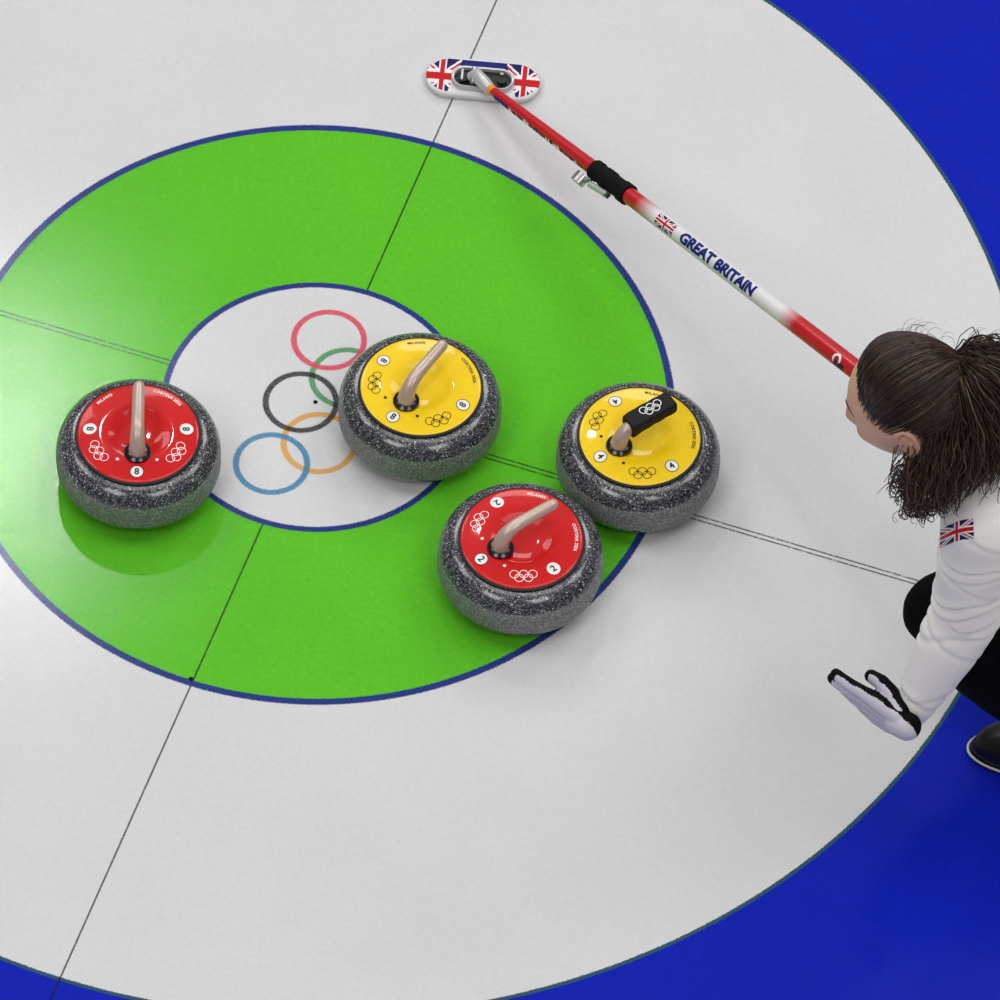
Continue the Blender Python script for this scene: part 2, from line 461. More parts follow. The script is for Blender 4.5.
        b.rings((.019, 0), .0066, M['wht'], lambda x, y: Vector((x, y, .1880)), .0016)
        b.build('handle_cover', t, sharp=50)['label'] = 'black handle cover printed with white rings'
    return t
ZD = .1223
stone('red topped curling stone standing alone leftmost, across the inner circle edge', at(138.2, 433, ZD), rad(93), 'red', '8')
stone('yellow topped curling stone nearest the painted rings with a bare handle', at(420.8, 386, ZD), rad(58), 'yellow', '8')
stone('red topped curling stone nearest the bottom, between green area and white ice', at(521.7, 538, ZD), rad(37), 'red', '2')
stone('yellow topped curling stone with a black cover wrapped round its handle', at(640, 436, ZD), rad(37), 'yellow', '4', True)

# ------------------------------------------------------------------ broom
A = at(491, 89.5, .040); Bp = at(915, 415, .40)
bz = (Bp - A).normalized()
viewv = (CAM - A).normalized()
bx_ = (viewv - bz * viewv.dot(bz)).normalized()          # local x faces up, towards the writing side
by_ = bz.cross(bx_)
RB = Matrix((bx_, by_, bz)).transposed()
hang = math.atan2((at(541, 86, .02) - at(425, 76, .02)).y, (at(541, 86, .02) - at(425, 76, .02)).x)
hc = at(483, 78.5, .014)
br = thing('curling_broom', 'red and white curling broom with flag-patterned head, held out over the ice', 'broom', (hc.x, hc.y, 0), hang)
inv = (Matrix.Translation((hc.x, hc.y, 0)) @ Matrix.Rotation(hang, 4, 'Z')).inverted()
def stadium(L, W, n=24):                                  # half-length of straight part, radius
    pts = []
    for k in range(n + 1):
        a = -PI / 2 + PI * k / n; pts.append((L + W * math.cos(a), W * math.sin(a)))
    for k in range(n + 1):
        a = PI / 2 + PI * k / n; pts.append((-L + W * math.cos(a), W * math.sin(a)))
    return pts
def loft(b, secs, m, cap0=True, cap1=True):
    n = len(secs[0]); vs = [p for s_ in secs for p in s_]; fs = []
    for i in range(len(secs) - 1):
        for k in range(n): fs.append((i * n + k, i * n + (k + 1) % n, (i + 1) * n + (k + 1) % n, (i + 1) * n + k))
    if cap0: fs.append(tuple(range(n - 1, -1, -1)))
    if cap1: fs.append(tuple((len(secs) - 1) * n + k for k in range(n)))
    b.add(vs, fs, m)
def sec(L, W, z): return [(x, y, z) for x, y in stadium(L, W)]
HL, HW = .0600, .0425
b = MB(); loft(b, [sec(HL, HW - .006, .0), sec(HL, HW - .001, .003), sec(HL, HW - .001, .008)], M['pad']); b.build('pad', br)
b = MB()
loft(b, [sec(HL, HW, .008), sec(HL, HW + .0003, .012), sec(HL, HW - .0008, .0145), sec(HL, HW - .005, .0158)], M['pad'], True, False)
NU, NV = 150, 64
def headp(u, v):
    x = (u - .5) * 2 * (HL + HW - .001); 
    lim = (HW - .001) if abs(x) < HL else math.sqrt(max(0, (HW - .001) ** 2 - (abs(x) - HL) ** 2))
    return Vector((x, (v - .5) * 2 * lim, .0164 - .002 * abs(v - .5) ** 3 * 8))
def headc(u, v):
    p = headp(u, v); x, y = p.x, p.y
    if abs(x) > .050 - .012 * (y / HW):                 # the two flag ends
        side = 1 if x > 0 else -1
        return union_jack(.5 + (x - side * .073) / .080, .5 + (y + .004) / .085)
    if y > .008:
        if .021 < y < .0235 and abs(x + .012) < .040 and (int((x + .1) * 900) % 5) < 4 and (int((x + .1) * 130) % 4): return M['wht']
        return M['navyd']
    return M['pad']
b.grid(NU, NV, headp, headc)
b.build('broom_head', br, sharp=60)['label'] = 'oblong head with flag ends and navy middle'
b = MB()
sh = lambda L, W, z, dy=-.007: [(x, y + dy, z) for x, y in stadium(L, W)]
loft(b, [sh(.031, .0255, .014), sh(.031, .0255, .023), sh(.031, .0235, .0255), sh(.031, .0205, .0245), sh(.031, .0195, .0175)], M['chrome'], True, False)
b.build('socket_frame', br, sharp=50)
b = MB(); loft(b, [sh(.031, .0198, .0172), sh(.031, .0196, .0178)], M['dark']); 
b.tube([(-.033, -.007, .0175), (-.033, -.007, .024)], .010, M['dark'], 24); b.tube([(.034, -.007, .0175), (.034, -.007, .024)], .0085, M['dark'], 24)
b.tube([(-.037, -.018, .026), (-.037, .006, .026)], .0035, M['metal'], 12)
b.tube([(.030, .004, .025), (.036, .004, .025)], .0035, M['metal'], 12)
b.build('socket', br, sharp=40)
A_l = inv @ A
b = MB()
b.tube([(-.020, -.007, .022), (-.012, -.007, .031), (A_l.x - .012, A_l.y * .6 - .003, .036), tuple(A_l + Vector((0, 0, -.002)))], [.011, .0125, .0125, .010], M['chrome'], 24)
b.tube([(-.016, -.024, .028), (-.016, .010, .028)], .006, M['metal'], 16)
b.build('swivel_joint', br, sharp=40)['label'] = 'silver swivel joint'
PL = (Bp - A).length + .05
pole_root_rot = (inv.to_3x3() @ RB)
def pole_part(mb, name, label=None, parent=br):
    o = mb.build(name, parent, sharp=50)
    o.matrix_local = Matrix.Translation(A_l) @ pole_root_rot.to_4x4()
    if label: o['label'] = label
    return o
def prad(z): return .0088 + (.0150 - .0088) * min(z / .42, 1) if z < .42 else .0150 + .0022 * (z - .42) / .8
def cyl(phi0, off=.0006, zc=0.0, flip=1):                # print wound round the pole; x runs along the pole
    def fn(x, y):
        z = zc + x; r = prad(z) + off; a = phi0 + y / r
        return Vector((r * math.cos(a), r * math.sin(a), z))
    return fn
b = MB(); b.tube([(0, 0, -.014), (0, 0, .010)], [.0092, .0092], M['org'], 24); pole_part(b, 'connector', 'orange connector')
b = MB()
zs = [.006 + (PL - .006) * i / 60 for i in range(61)]
b.tube([(0, 0, z) for z in zs], [prad(z) for z in zs], M['pole'], 40)
# writing side: which way "up" of the letters goes is towards +y (up right in the picture)
ys = 1 if (RB @ Vector((0, 1, 0))).dot(Vector((.4, 1, 0))) > 0 else -1
def L(x): return x
zt0 = .50
def fnc(zc, phi=0.0, off=.0006):
    f = cyl(phi, off, zc)
    return (lambda x, y: f(x, ys * y))
b.text('GREAT BRITAIN', .0280, M['navy'], fnc(.697, -.10 * ys), bold=.0015, sx=1.06, maxlen=.004, spacing=1.0)
b.grid(44, 24, lambda u, v: fnc(.545, -.1 * ys)((u - .5) * .050, (v - .5) * .024), union_jack)
rg = random.Random(3)                                      # small unreadable print along the lower side
x_ = .075
while x_ < .300:
    ww = rg.uniform(.003, .008)
    f_ = fnc(x_, (-1.0 + rg.uniform(-.08, .08)) * ys)
    mm = M['wht'] if rg.random() < .45 else M['blk']; hh = rg.uniform(.004, .009)
    b.grid(2, 6, lambda u, v: f_((u - .5) * ww, (v - .5) * hh), lambda u, v: mm)
    x_ += ww + rg.uniform(.001, .004)
b.grid(16, 6, lambda u, v: fnc(.045, -.9 * ys)((u - .5) * .045, (v - .5) * .009), lambda u, v: M['navy'])
b.annulus((0, 0), .006, .0105, M['wht'], fnc(1.040, -.35 * ys), 24)
b.grid(10, 6, lambda u, v: fnc(1.047, -.75 * ys)((u - .5) * .026, (v - .5) * .010), lambda u, v: M['blk'])
pole_part(b, 'pole', 'red and white printed pole')
# clamp collar with steel lever
z0, z1 = .318, .424
b = MB()
pr = [(z0, .0150), (z0 + .003, .0182), (z0 + .016, .0185), (z0 + .018, .0165), (z0 + .030, .0170), (z0 + .032, .0185), (z0 + .052, .0188), (z0 + .054, .0172), (z0 + .084, .0172), (z0 + .086, .0192), (z1 - .002, .0192), (z1, .0152)]
b.tube([(0, 0, z) for z, r in pr], [r for z, r in pr], M['grip'], 32); cl = pole_part(b, 'clamp_collar', 'black rubber clamp collar')
b = MB()
d = Vector((.15, -ys, 0)).normalized()
def q(z, r): return d * r + Vector((0, 0, z))
b.tube([q(z0 + .012, .017), q(z0 + .004, .026), q(z0 - .008, .030)], [.0045, .0050, .0045], M['metal'], 14)
b.tube([q(z0 - .008, .020), q(z0 - .008, .038)], [.0135, .0135], M['metal'], 20)
b.tube([q(z0 + .018, .026), q(z0 + .045, .024), q(z0 + .066, .0225)], [.0058, .0055, .0060], M['chrome'], 14)
b.tube([q(z0 + .066, .018), q(z0 + .066, .027)], [.0055, .0055], M['dark'], 14)
lv = pole_part(b, 'clamp_lever', 'steel clamp lever')

# ------------------------------------------------------------------ the athlete
person = thing('person', 'crouching person in white long-sleeved top and black trousers with curly ponytail', 'person', tuple(at(1080, 660, 0)))
PO = person.location.copy()
def P(px, py, z): return at(px, py, z) - PO              # relative to the figure's base
HC = P(909, 400, .975)                                   # middle of the head
im_r = RC @ Vector((1, 0, 0))
fwd = Vector((-im_r.x, -im_r.y, 0)).normalized()
fwd = Matrix.Rotation(rad(-14), 3, 'Z') @ fwd
lef = Vector((0, 0, 1)).cross(fwd)
pit = rad(23)
hx = (fwd * math.cos(pit) - Vector((0, 0, 1)) * math.sin(pit)).normalized()
hz = hx.cross(lef).normalized()
HM = Matrix((hx, lef, hz)).transposed()                  # head axes: x face, y left, z crown
def sstep(a, b, x):
    t = min(max((x - a) / (b - a), 0), 1); return t * t * (3 - 2 * t)
def gauss(d, c, s_):
    return math.exp(-(Vector(d) - Vector(c)).length_squared / (s_ * s_))
def head_pt(d):
    dx, dy, dz = d
    up, dn = max(dz, 0), max(-dz, 0)
    x = dx * (.094 if dx > 0 else .102); y = dy * .0765; z = dz * (.112 if dz > 0 else .118)
    y *= 1 - .42 * dn ** 1.6
    if dx < 0: x *= 1 - .50 * dn ** 1.2
    else: x *= 1 - .10 * up ** 2
    x += .020 * dn ** 1.5 + .004 * dn
    k = 0
    p = Vector((x, y, z))
    f = Vector((1, 0, 0)); s_ = Vector((0, 1 if dy > 0 else -1, 0))
    ay = abs(dy)
    if dx > 0:
        p += f * (.018 * math.exp(-((dy / .13) ** 2)) * math.exp(-(((dz + .30) / .13) ** 2)))          # tip of the nose
        p += f * (.012 * math.exp(-((dy / .10) ** 2)) * math.exp(-(((dz + .10) / .17) ** 2)))          # bridge
        p += f * (.005 * math.exp(-(((ay - .15) / .08) ** 2)) * math.exp(-(((dz + .33) / .07) ** 2)))   # nostril wings
        p -= f * (.010 * math.exp(-(((ay - .36) / .16) ** 2)) * math.exp(-(((dz + .01) / .12) ** 2)))   # eye sockets
        p += f * (.005 * math.exp(-(((ay - .34) / .25) ** 2)) * math.exp(-(((dz - .17) / .09) ** 2)))   # brow
        p += (f * .004 + s_ * .003) * math.exp(-(((ay - .60) / .20) ** 2)) * math.exp(-(((dz + .22) / .18) ** 2))  # cheeks
        p += f * (.006 * math.exp(-((dy / .22) ** 2)) * math.exp(-(((dz + .53) / .05) ** 2)))
        p += f * (.006 * math.exp(-((dy / .20) ** 2)) * math.exp(-(((dz + .63) / .05) ** 2)))
        p -= f * (.003 * math.exp(-((dy / .25) ** 2)) * math.exp(-(((dz + .58) / .02) ** 2)))
        p += f * (.008 * math.exp(-((dy / .28) ** 2)) * math.exp(-(((dz + .84) / .14) ** 2)))
    return p
def H(v): return HC + HM @ Vector(v)
b = MB()
vs, fs = [], []; NU, NV = 128, 96
for j in range(NV + 1):
    t = PI * j / NV
    for i in range(NU):
        a = 2 * PI * i / NU; s_ = max(math.sin(t), 1e-3)
        vs.append(H(head_pt((s_ * math.cos(a), s_ * math.sin(a), math.cos(t)))))
for j in range(NV):
    for i in range(NU): fs.append((j * NU + i, (j + 1) * NU + i, (j + 1) * NU + (i + 1) % NU, j * NU + (i + 1) % NU))
fs.append(tuple(range(NU - 1, -1, -1))); fs.append(tuple(NV * NU + i for i in range(NU)))
b.add(vs, fs, M['skin'])
for sg in (1, -1):                                       # ears: rim, lobe, hollow left between
    rim_ = []
    for k in range(11):
        a = rad(-115 + 255 * k / 10)
        rim_.append((H((-.006 - .016 * math.cos(a) * .9, sg * (.077 + .006 * math.cos(a * .4)), -.014 + .029 * math.sin(a) + .004)), .0042))
    rim_ = [(H((-.012 - .017 * math.cos(rad(a)), sg * .0800, -.010 + .028 * math.sin(rad(a)))), .0042) for a in range(-100, 150, 22)]
    b.chain(rim_, M['skin'], 10)
    b.chain([(H((-.004, sg * .073, -.036)), .006), (H((-.010, sg * .077, -.038)), .0058)], M['skin'], 10)
    b.ellipsoid(H((-.012, sg * .0745, -.012)), (.016, .0035, .026), M['skin'], HM, 16, 10)
    b.chain([(H((-.012, sg * .0775, .004)), .003), (H((-.014, sg * .078, -.016)), .003)], M['skin'], 8)
# joints
J = dict(neck=P(992, 452, .850), Ls=P(986, 519, .790), Rs=P(1062, 372, .800), Le=P(967, 612, .550), Lw=P(908, 716, .345),
         Re=P(1016, 424, .580), Rw=P(938, 420, .440), chest=P(1075, 480, .68), belly=P(1125, 550, .50), pelvis=P(1160, 592, .38),
         Lh=P(1160, 640, .37), Rh=P(1150, 548, .37), Lk=P(944, 611, .440), Rk=P(1035, 548, .42), La=P(1062, 728, .085), Ra=P(1125, 650, .085))
polez = (Bp - A).normalized()
Fr = -(RC @ Vector((.1, .35, .9))).cross(polez); Fr = Vector((-.25, -.3, -.6)); Fr = (Fr - polez * Fr.dot(polez)).normalized()
Tr = -polez
grab = A.lerp(Bp, .965) - PO                             # where the right hand holds the pole
Nr = Tr.cross(Fr)
J['Rw'] = grab - Fr * .075 - Nr * .030
b.chain([(H((-.030, 0, -.060)), .058), (H((-.050, 0, -.125)), .052), (J['neck'], .056)], M['skin'], 24)
b.chain([(J['neck'], .06), (J['chest'], .115), (J['belly'], .112), (J['pelvis'], .125)], M['skin'], 28)
b.chain([(J['neck'], .055), (J['Ls'], .050), (J['Le'], .038), (J['Lw'], .024)], M['skin'])
b.chain([(J['neck'], .055), (J['Rs'], .050), (J['Re'], .038), (J['Rw'], .024)], M['skin'])
for h_, k_, a_ in (('Lh', 'Lk', 'La'), ('Rh', 'Rk', 'Ra')):
    calf = J[k_].lerp(J[a_], .3)
    b.chain([(J['pelvis'], .12), (J[h_], .085), (J[k_], .052), (calf, .054), (J[a_], .034)], M['skin'])
# hands --------------------------------------------------------------
def cam_dir(x, y, z): return (RC @ Vector((x, y, z))).normalized()
def hand(wrist, F, T, side, bends, spread, grow=0.0, thumb=None, scale=1.0):
    "chains of (point, radius): palm, four fingers and thumb; palm side is +N"
    F = F.normalized(); T = (T - F * T.dot(F)).normalized(); N = F.cross(T) * side
    def L(f, t, n): return wrist + (F * f + T * t + N * n) * scale
    ch = [[(L(-.004, 0, 0), .022 + grow), (L(.015, 0, 0), .022 + grow)]]
    roots = [(.088, .031), (.092, .011), (.088, -.010), (.080, -.029)]
    lens = [(.041, .025, .019), (.045, .028, .020), (.041, .026, .019), (.033, .020, .017)]
    for (rf, rt), ln, bd, sp in zip(roots, lens, bends, spread):
        ch.append([(L(.012, rt * .55, 0), .0135 + grow), (L(rf * .55, rt * .9, -.001), .0130 + grow), (L(rf, rt, 0), .0108 + grow)])
        p, ang = Vector((rf, rt, 0)), 0; c = [(L(*p), .0100 + grow)]
        for l_, b_, r_ in zip(ln, bd, (.0090, .0082, .0072)):
            ang += b_; p = p + Vector((math.cos(ang) * l_ * math.cos(sp), math.cos(ang) * l_ * math.sin(sp), math.sin(ang) * l_)); c.append((L(*p), r_ + grow))
        ch.append(c)
    th = thumb or [(.020, .020, .010, .0150), (.052, .046, .020, .0125), (.078, .058, .026, .0105), (.100, .062, .030, .0088)]
    ch.append([(L(a, t, n), r + grow) for a, t, n, r in th])
    return ch, (F, T, N), L
Fl = cam_dir(-.74, .42, -.58); Tl = cam_dir(.27, .24, .92)
chL, frL, LL = hand(P(905, 725, .368), Fl, Tl, 1, [(.02, .08, .08), (.00, .08, .08), (.06, .12, .10), (.14, .16, .14)], (.00, .00, .02, .06),
                    thumb=[(.018, .020, .012, .0150), (.050, .034, .026, .0125), (.082, .036, .036, .0108), (.112, .030, .040, .0090)], scale=.84)
chR, frR, LR = hand(J['Rw'], Fr, Tr, -1, [(1.1, 1.3, .8)] * 4, (0, 0, 0, 0),
                    thumb=[(.020, .024, .012, .0145), (.050, .040, .030, .0120), (.075, .036, .046, .0105), (.092, .020, .052, .0088)])
for ch in chL + chR: b.chain([(p, r * .86) for p, r in ch], M['skin'], 12)
me = fuse(b, .0038, 3, .45)
def lips(c, n):
    q_ = HM.transposed() @ (c - HC)
    if q_.x > .075 and abs(q_.y) < .024 and -.080 < q_.z < -.058: return 1
    return 0
assign(me, [M['skin'], M['lip']], lips)
link('body', me, person)
for sg in (1, -1):                                       # eyes and brows
    b = MB(); c = H((.0700, sg * .031, -.002))
    b.ellipsoid(c, (.0118, .0118, .0118), M['eyew'], HM, 20, 14)
    b.ellipsoid(c + HM @ Vector((.0085, 0, -.001)), (.0040, .0052, .0052), M['iris'], HM, 16, 10); b.build('eye', person)
    b = MB(); pts = [H(head_pt(Vector((.93 - .25 * k / 6, sg * (.16 + .42 * k / 6), .20 - .03 * k / 6 + .05 * math.sin(k / 6 * 3.0))).normalized()) + Vector((0, 0, 0))) for k in range(7)]
    b.tube(pts, [.0005, .0014, .0018, .0017, .0014, .0010, .0004], M['brow'], 8, flat=.6); b.build('eyebrow', person)

# gloves: white-lavender backs, black palms and fingertips --------------
def glove(chs, fr, wrist, label):
    g_ = MB()
    for ch in chs: g_.chain([(p, r + .0021) for p, r in ch], M['glw'], 14)
    me = fuse(g_, .0019, 3, .4)
    F, T, N = fr
    tips = [c[-1][0] for c in chs if len(c) == 4]
    thumbc = chs[-1]
    def pick(c, n):
        d = n.dot(N); f = (c - wrist).dot(F); jag = .07 * math.sin(f * 170)
        if d > -.22 + jag: return 1
        if any((c - t).length < .0125 and n.dot(F) > .1 for t in tips): return 1
        for (p, r), (q_, _) in zip(thumbc[1:-1], thumbc[2:]):
            if (c - (p + q_) / 2).length < .021 and (c - wrist).dot(N) > .030: return 1
        return 0
    assign(me, [M['glw'], M['glb']], pick)
    o = link('glove', me, person); o['label'] = label; return o
glove(chL, frL, P(905, 725, .368), 'pale glove with black palm and fingertips, open hand')
glove(chR, frR, J['Rw'], 'pale glove with black palm, closed round the pole')

# trousers ------------------------------------------------------------
b = MB()
for h_, k_, a_ in (('Lh', 'Lk', 'La'), ('Rh', 'Rk', 'Ra')):
    mid = J[k_].lerp(J[a_], .45); low = J[k_].lerp(J[a_], .93)
    b.chain([(J['pelvis'], .138), (J[h_], .105), (J[k_], .066), (J[k_] + (J[a_] - J[k_]) * .15, .072), (mid, .073), (low, .060)], M['trouser'], 28)
b.chain([(J['pelvis'], .138), (J['pelvis'].lerp(J['belly'], .6), .126)], M['trouser'], 28)
me = fuse(b, .0055, 6)
for v in me.vertices:
    f = noise.fractal(v.co * 9, 1.0, 2.0, 3) * .006
    v.co += v.normal * f
assign(me, [M['trouser']], lambda c, n: 0); link('trousers', me, person)

# shoes -----------------------------------------------------------------
def shoe(ankle, toe_px, toe_py):
    tw = P(toe_px, toe_py, 0); aw = Vector((ankle.x, ankle.y, 0)); d = (tw - aw); d.z = 0; L_ = d.length; d.normalize(); s_ = Vector((0, 0, 1)).cross(d)
    gz = -PO.z
    def Q(f, s2, z): return Vector((aw.x, aw.y, gz)) + d * f + s_ * s2 + Vector((0, 0, z))
    def outline(k, n=40):
        a = 2 * PI * k / n; f = math.cos(a); t = math.sin(a)
        ln = L_ if f > 0 else .062
        wd = .055 if f > 0 else .040
        return (ln * math.copysign(abs(f) ** .85, f), wd * t * (1 - .10 * f * f) + .004 * f)
    b = MB(); secs = []
    for z, k_ in ((.0, .93), (.004, 1.0), (.012, 1.01)): secs.append([Q(outline(k)[0] * k_, outline(k)[1] * k_, z) for k in range(40)])
    loft(b, secs, M['solek']); 
    up_ = MB(); secs = []
    for z, kf, kw in ((.010, .98, .97), (.026, .975, 1.0), (.044, .93, .95), (.058, .84, .86), (.070, .68, .74), (.084, .45, .62), (.105, .22, .55)):
        ring = []
        for k in range(40):
            f, t = outline(k); hgt = z if f < 0 else z
            ring.append(Q(f * (kf if f > 0 else min(1, kf * .25 + .76)), t * kw, hgt))
        secs.append(ring)
    loft(up_, secs, M['shoe']); so = up_.build('shoe', person, sharp=0)
    so['label'] = 'black leather shoe'
    o = b.build('sole', so, sharp=30)
    w_ = MB(); n = 40
    w_.tube([Q(outline(k % n)[0] * 1.012, outline(k % n)[1] * 1.012, .0125) for k in range(n + 1)], .0022, M['sole'], 8, cap=False)
    w_.build('welt', so)['label'] = 'thin pale welt line'
    lc = MB()
    for i in range(4):
        f = L_ * (.62 - .13 * i)
        z = .050 + .011 * i
        lc.tube([Q(f, -.022, z - .002), Q(f, 0, z + .005), Q(f, .022, z - .002)], .0022, M['solek'], 8)
    lc.build('laces', so)
shoe(J['La'], 968, 750)
shoe(J['Ra'], 1028, 668)

# jersey ------------------------------------------------------------------
b = MB()
b.chain([(J['neck'] + Vector((0, 0, -.015)), .070), (J['chest'], .135), (J['belly'], .132), (J['pelvis'].lerp(J['belly'], .35), .140)], M['jacket'], 36)
SL = [(J['Ls'], .071), (J['Ls'].lerp(J['Le'], .35), .064), (J['Ls'].lerp(J['Le'], .8), .058), (J['Le'], .057), (J['Le'].lerp(J['Lw'], .35), .051), (J['Le'].lerp(J['Lw'], .70), .039), (J['Le'].lerp(J['Lw'], .86), .034), (J['Le'].lerp(J['Lw'], .95), .029)]
SR = [(J['Rs'], .071), (J['Rs'].lerp(J['Re'], .5), .058), (J['Re'], .050), (J['Re'].lerp(J['Rw'], .35), .046), (J['Re'].lerp(J['Rw'], .90), .034)]
b.chain([(J['neck'].lerp(J['chest'], .3), .10), (J['neck'].lerp(J['Ls'], .55) + Vector((0, 0, -.02)), .080)] + SL, M['jacket'], 36)
b.chain([(J['neck'].lerp(J['chest'], .3), .10), (J['neck'].lerp(J['Rs'], .55) + Vector((0, 0, -.02)), .080)] + SR, M['jacket'], 36)
me = fuse(b, .0036, 14, .5)
# folds: long soft creases crossing the sleeve at a slant
ax1 = (J['Le'] - J['Ls']); l1 = ax1.length; ax1 = ax1 / l1
ax2 = (J['Lw'] - J['Le']); l2 = ax2.length; ax2 = ax2 / l2
vw = (CAM - PO - J['Le']).normalized(); sd = vw.cross(Vector((0, 0, 1))).normalized()
folds = [(-.055, .10, .9, .0034, .005), (-.012, -.25, 1.3, .0032, .0055), (.062, .20, 1.0, .0036, .0055), (.088, .26, 1.3, .0034, .0050), (.120, -.30, .9, .0030, .006),
         (.158, .50, 1.1, .0042, .0058), (.186, .55, 1.2, .0044, .0060), (.222, .42, 1.0, .0046, .0065), (.258, .50, 1.0, .0040, .006), (.300, -.40, .6, .0022, .006), (.390, .30, .6, .0022, .006), (.425, -.2, .8, .002, .005)]
co_ = np.empty(len(me.vertices) * 3); me.vertices.foreach_get('co', co_); co_ = co_.reshape(-1, 3)
no_ = np.array([tuple(v.normal) for v in me.vertices])
rel = co_ - np.array(J['Ls']); along = rel @ np.array(ax1)
rel2 = co_ - np.array(J['Le']); al2 = rel2 @ np.array(ax2)
s_al = np.where(al2 > 0.0, np.maximum(along, l1 * .98) * 0 + l1 + al2, along)
s_al = np.where((al2 > 0) & (along > l1 * .6), l1 + al2, along)
lat = rel @ np.array(sd)
dist = np.minimum(np.linalg.norm(rel - np.clip(along, 0, l1)[:, None] * np.array(ax1), axis=1), np.linalg.norm(rel2 - np.clip(al2, 0, l2)[:, None] * np.array(ax2), axis=1))
near = np.clip((.105 - dist) / .02, 0, 1)
disp = np.zeros(len(co_))
for c0, sl, cv, dp, wd in folds:
    tt = s_al - c0 - sl * lat - cv * 2.2 * lat ** 2 + .004 * np.sin(lat * 60 + c0 * 50)
    g1 = np.exp(-(tt / wd) ** 2); g2 = np.exp(-((tt + 1.9 * wd) / (wd * 1.7)) ** 2)
    env = .5 + .5 * np.sin(lat * 26 + c0 * 40)
    disp += (-g1 * dp * 1.5 + g2 * dp * .9) * (.35 + .65 * env)
co_ += no_ * (disp * near)[:, None]
me.vertices.foreach_set('co', co_.ravel()); me.update()
assign(me, [M['jacket']], lambda c, n: 0)
jersey = link('jersey', me, person); jersey['label'] = 'white long-sleeved jersey'
# collar and cuffs
b = MB()
cpt = J['neck'].lerp(H((-.050, 0, -.125)), .35); ax = (H((-.050, 0, -.125)) - J['neck']).normalized()
u_ = ax.cross(Vector((0, 0, 1))).normalized(); w2 = ax.cross(u_)
b.tube([cpt + (u_ * math.cos(2 * PI * k / 36) + w2 * math.sin(2 * PI * k / 36)) * .062 for k in range(37)], .0085, M['jacket'], 12, cap=False)
b.build('collar', person)
# flag patch on the left sleeve, wrapped on the cloth
bm = bmesh.new(); bm.from_mesh(me); tree = BVHTree.FromBMesh(bm); bm.free()
def on_sleeve(px, py):
    o_ = at(px, py, 2.0) - PO; dd = (at(px, py, 0) - at(px, py, 2.0)).normalized()
    hit = tree.ray_cast(o_, dd)
    return (hit[0] + hit[1] * .0012) if hit[0] else (o_ + dd * 1.3)
cor = [(940.5, 548), (974, 538.5), (973.5, 518.5), (941, 530)]
def patch(u, v):
    v2 = v; arch = 2.5 * math.sin(u * PI) 
    x = (cor[0][0] * (1 - u) + cor[1][0] * u) * (1 - v2) + (cor[3][0] * (1 - u) + cor[2][0] * u) * v2
    y = (cor[0][1] * (1 - u) + cor[1][1] * u) * (1 - v2) + (cor[3][1] * (1 - u) + cor[2][1] * u) * v2 - arch
    return on_sleeve(x, y)
b = MB(); b.grid(72, 40, patch, union_jack); pt = b.build('flag_patch', jersey, sharp=0); pt['label'] = 'small red, white and blue flag patch on the upper sleeve'

# hair --------------------------------------------------------------------
TIE = P(956, 363, 1.015)
tl = HM.transposed() @ (TIE - HC); td = tl.normalized()
def hairline(az):                                        # dz of the hair edge, az = angle from the face, degrees
    ks = [(0, .80), (18, .79), (38, .71), (52, .50), (64, .28), (76, .15), (90, .05), (104, -.12), (118, -.50), (180, -.62)]
    for (a0, v0), (a1, v1) in zip(ks[:-1], ks[1:]):
        if a0 <= az <= a1: return v0 + (v1 - v0) * (az - a0) / (a1 - a0)
    return -.62
def hdir(az, dz):
    c = math.sqrt(max(0, 1 - dz * dz)); return Vector((c * math.cos(az), c * math.sin(az), dz))
hair = MB()
NA, NR = 120, 40; vs, fs = [], []
for j in range(NR + 1):
    for i in range(NA):
        az = 2 * PI * i / NA; dg_ = abs(((math.degrees(az) + 180) % 360) - 180)
        e = hairline(dg_); th0 = math.acos(e); th = th0 * (1 - j / NR); dz = math.cos(th)
        d = hdir(az, dz); p = head_pt(d); t = sstep(0, .45, j / NR)
        p = p + d * (-.0015 + .0085 * t + .0012 * math.sin(az * 31 + dz * 9) * t)
        vs.append(H(p))
for j in range(NR):
    for i in range(NA): fs.append((j * NA + i, j * NA + (i + 1) % NA, (j + 1) * NA + (i + 1) % NA, (j + 1) * NA + i))
hair.add(vs, fs, M['hair'])
rg = random.Random(11)
def strand(pts, r, n=4, light=False):
    m = len(pts); hair.tube(pts, [r * (.25 + .75 * math.sin(PI * min(1, (k + .6) / m * 1.02)) ** .6) if k < m - 1 else r * .25 for k in range(m)], M['hair_light'] if light else M['hair'], n, cap=False)
for q_ in range(2100):                                   # combed back from the hairline to the tie
    az = rg.uniform(-PI, PI); dg_ = abs(math.degrees(az)); e = hairline(dg_)
    d0 = hdir(az, min(.98, e + (rg.random() ** 2.2) * (.98 - e)))
    if d0.dot(td) > .985: continue
    om = math.acos(max(-1, min(1, d0.dot(td)))); pts = []
    N = 12; ph = rg.uniform(0, 6); side = d0.cross(td).normalized() if om > .01 else Vector((0, 1, 0)); lift = rg.uniform(.0088, .0128)
    for k in range(N + 1):
        t = k / N; d = (d0 * math.sin((1 - t) * om) + td * math.sin(t * om)) / math.sin(om)
        d = (d + side * (.02 * math.sin(ph + t * 5) * math.sin(PI * t))).normalized()
        L0 = -.0005 + (lift + .0005) * sstep(0, .34, t) if q_ % 3 else lift * sstep(-.12, .34, t)
        pts.append(H(head_pt(d) + d * L0))
    strand(pts, rg.uniform(.0007, .0014), light=rg.random() < .03)
